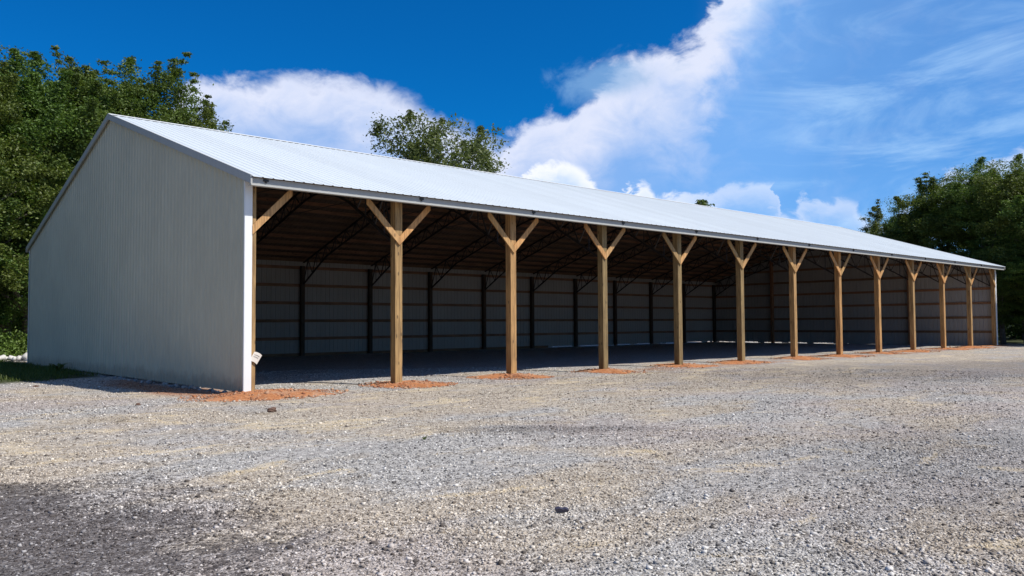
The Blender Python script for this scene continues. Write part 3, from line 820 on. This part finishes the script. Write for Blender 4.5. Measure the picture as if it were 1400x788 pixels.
# ------------------------------------------------------------------ light and sky
SUN = Vector((.36, -.72, 1)).normalized()
el = math.asin(SUN.z); az = math.atan2(SUN.x, SUN.y)
sl = bpy.data.lights.new('sun', 'SUN'); sl.energy = 5.0; sl.angle = math.radians(.55); sl.color = (1, .955, .88)
so = bpy.data.objects.new('sun', sl); COL.objects.link(so); so.rotation_euler = SUN.to_track_quat('Z', 'Y').to_euler()
W = bpy.data.worlds.new('World'); S.world = W; W.use_nodes = True
class WN(NT):
    def __init__(s): s.t = W.node_tree; s.n = s.t.nodes; s.l = s.t.links
t = WN(); bg = t.n['Background']; bg.inputs[1].default_value = .055
sky = t.new('ShaderNodeTexSky', sky_type='NISHITA'); sky.sun_disc = False
sky.sun_elevation = el; sky.sun_rotation = az; sky.ozone_density = 4; sky.air_density = 1.0; sky.dust_density = .2; sky.altitude = 300
tc = t.new('ShaderNodeTexCoord'); D = tc.outputs['Generated']
sp = t.new('ShaderNodeSeparateXYZ'); t.l.new(D, sp.inputs[0])
AZ = t.math('ARCTAN2', sp.outputs[0], sp.outputs[1]); EL = t.math('ARCSINE', sp.outputs[2])
def nz(scale, detail=6, rough=.55, dist=.3, off=0):
    m = t.new('ShaderNodeMapping'); m.inputs['Location'].default_value = (off, off*.7, off*.3); m.inputs['Scale'].default_value = (1,1,1.5)
    t.l.new(D, m.inputs[0]); return t.math('SUBTRACT', t.noise(m.outputs[0], scale, detail, rough, dist), .5)
def fcurve(x, pts, x0, x1, y1=.6):
    n = t.new('ShaderNodeFloatCurve'); c = n.mapping.curves[0]
    pts = sorted(pts)
    P_ = [((a-x0)/(x1-x0), b/y1) for a, b in pts]
    c.points[0].location = P_[0]; c.points[1].location = P_[-1]
    for q in P_[1:-1]: c.points.new(*q)
    n.mapping.update()
    t.put(n.inputs['Value'], t.math('DIVIDE', t.math('SUBTRACT', x, x0), x1-x0, clamp=True))
    return t.math('MULTIPLY', n.outputs[0], y1)
n1 = nz(6, 7, .55, .4); n2 = nz(18, 7, .6, .5, 3); n3 = nz(2.2, 4, .5, .2, 7); n4 = nz(45, 6, .6, .4, 5)
AW = t.math('ADD', AZ, t.math('ADD', t.math('MULTIPLY', n1, .09), t.math('MULTIPLY', n2, .05)))
AW2 = t.math('ADD', AZ, t.math('ADD', t.math('MULTIPLY', n2, .06), t.math('MULTIPLY', n4, .03)))
bound = fcurve(AW, [(-.3,.05),(.316,.16),(.346,.247),(.37,.278),(.416,.292),(.499,.290),(.576,.281),(.62,.262),(.647,.245),(.691,.228),(.727,.218),(.745,.228),(.79,.252),(.825,.272),(.855,.30),(.87,.312),(.914,.326),(.955,.342),(.985,.40),(1.06,.47),(1.3,.47),(1.7,.3)], -.3, 1.7)
warp = t.math('ADD', t.math('MULTIPLY', n1, .07), t.math('ADD', t.math('MULTIPLY', n2, .06), t.math('MULTIPLY', n4, .022)))
dep = t.math('ADD', t.math('SUBTRACT', bound, EL), warp)
a1 = t.smooth(dep, -.010, .022)
rightfade = t.smooth(t.math('ADD', AZ, t.math('MULTIPLY', n1, .3)), .98, 1.30)
slow = t.math('MULTIPLY', t.smooth(AZ, .70, .80, 1.0, .62), t.smooth(AZ, 1.0, 1.2, 1.0, 1.5))
inner = t.smooth(t.math('ADD', t.math('MULTIPLY', dep, slow), t.math('ADD', t.math('MULTIPLY', n3, .10), t.math('MULTIPLY', n1, .05))), .008, .11)          # 0 at the bright rim
inner = t.math('ADD', inner, t.math('MULTIPLY', n2, .5), clamp=True)
c1 = t.mix(inner, (13.6,14.4,17.2), t.mix(t.smooth(AZ, .72, 1.02), (7.0,10.2,16.6), (4.3,9.0,17.4)))
a1 = t.math('MULTIPLY', a1, t.math('SUBTRACT', 1.0, t.math('MULTIPLY', inner, .26)))
a1 = t.math('MULTIPLY', a1, t.math('SUBTRACT', 1.0, t.math('MULTIPLY', rightfade, .40)))
skyc = t.mix(1.0, sky.outputs[0], (.03,.98,1.90), 'MULTIPLY')
col = t.mix(t.math('MULTIPLY', a1, .94), skyc, c1)
# thin high veil over the right half
mv = t.new('ShaderNodeMapping'); mv.inputs['Scale'].default_value = (1.2, 1.2, 5); mv.inputs['Rotation'].default_value = (.25, .2, 0); t.l.new(D, mv.inputs[0])
veil = t.noise(mv.outputs[0], 3.2, 7, .62, .8)
veil = t.math('MULTIPLY', t.smooth(veil, .44, .70, 0, .55), t.smooth(AZ, .95, 1.1))
col = t.mix(veil, col, (8.2, 12.4, 17.6))
# grey wisp in front of the bright edge
def ell(a, e, ra, re):
    x_ = t.math('DIVIDE', t.math('SUBTRACT', AZ, a), ra); y_ = t.math('DIVIDE', t.math('SUBTRACT', EL, e), re)
    return t.math('SQRT', t.math('ADD', t.math('MULTIPLY', x_, x_), t.math('MULTIPLY', y_, y_)))
w1 = t.smooth(t.math('ADD', ell(.850, .290, .062, .020), t.math('MULTIPLY', t.math('ADD', n2, n1), 2.4)), .4, 1.5, .7, 0)
col = t.mix(w1, col, (4.0,7.6,13.0))
# low cumulus
b2 = fcurve(AW2, [(-.3,.10),(.70,.14),(.745,.165),(.771,.190),(.798,.200),(.825,.182),(.845,.155),(.870,.150),(.884,.170),(.896,.172),(.91,.150),(.955,.156),(.997,.166),(1.046,.162),(1.052,.128),(1.08,.140),(1.101,.147),(1.128,.140),(1.15,.11),(1.20,.125),(1.227,.158),(1.26,.168),(1.294,.178),(1.4,.19),(1.7,.15)], -.3, 1.7)
dep2 = t.math('ADD', t.math('SUBTRACT', b2, EL), t.math('ADD', t.math('MULTIPLY', n2, .05), t.math('MULTIPLY', n4, .025)))
a2 = t.math('MULTIPLY', t.smooth(dep2, -.002, .012), t.smooth(AZ, .70, .76))
in2 = t.smooth(dep2, .006, .06)
c2 = t.mix(in2, (17.0,17.3,18.5), (7.4,11.8,18.0))
a2 = t.math('MULTIPLY', a2, t.math('SUBTRACT', .92, t.math('MULTIPLY', in2, .55)))
a2 = t.math('MULTIPLY', a2, t.math('ADD', .45, t.smooth(AZ, 1.0, .86, 0, .55)))
col = t.mix(a2, col, c2)
# bright clouds elsewhere in the sky (behind the camera) keep the light soft
a3 = t.math('MULTIPLY', t.smooth(n3, -.02, .14), t.math('MAXIMUM', t.smooth(AZ, 1.5, 1.9), t.smooth(AZ, .05, -.25)))
col = t.mix(t.math('MULTIPLY', a3, .8), col, (6,6.6,7.4))
t.put(bg.inputs[0], col)

vs = S.view_settings; vs.view_transform = 'Standard'; vs.look = 'None'; vs.exposure = .12; vs.gamma = 1
S.render.engine = 'CYCLES'
S.cycles.max_bounces = 6; S.cycles.diffuse_bounces = 4
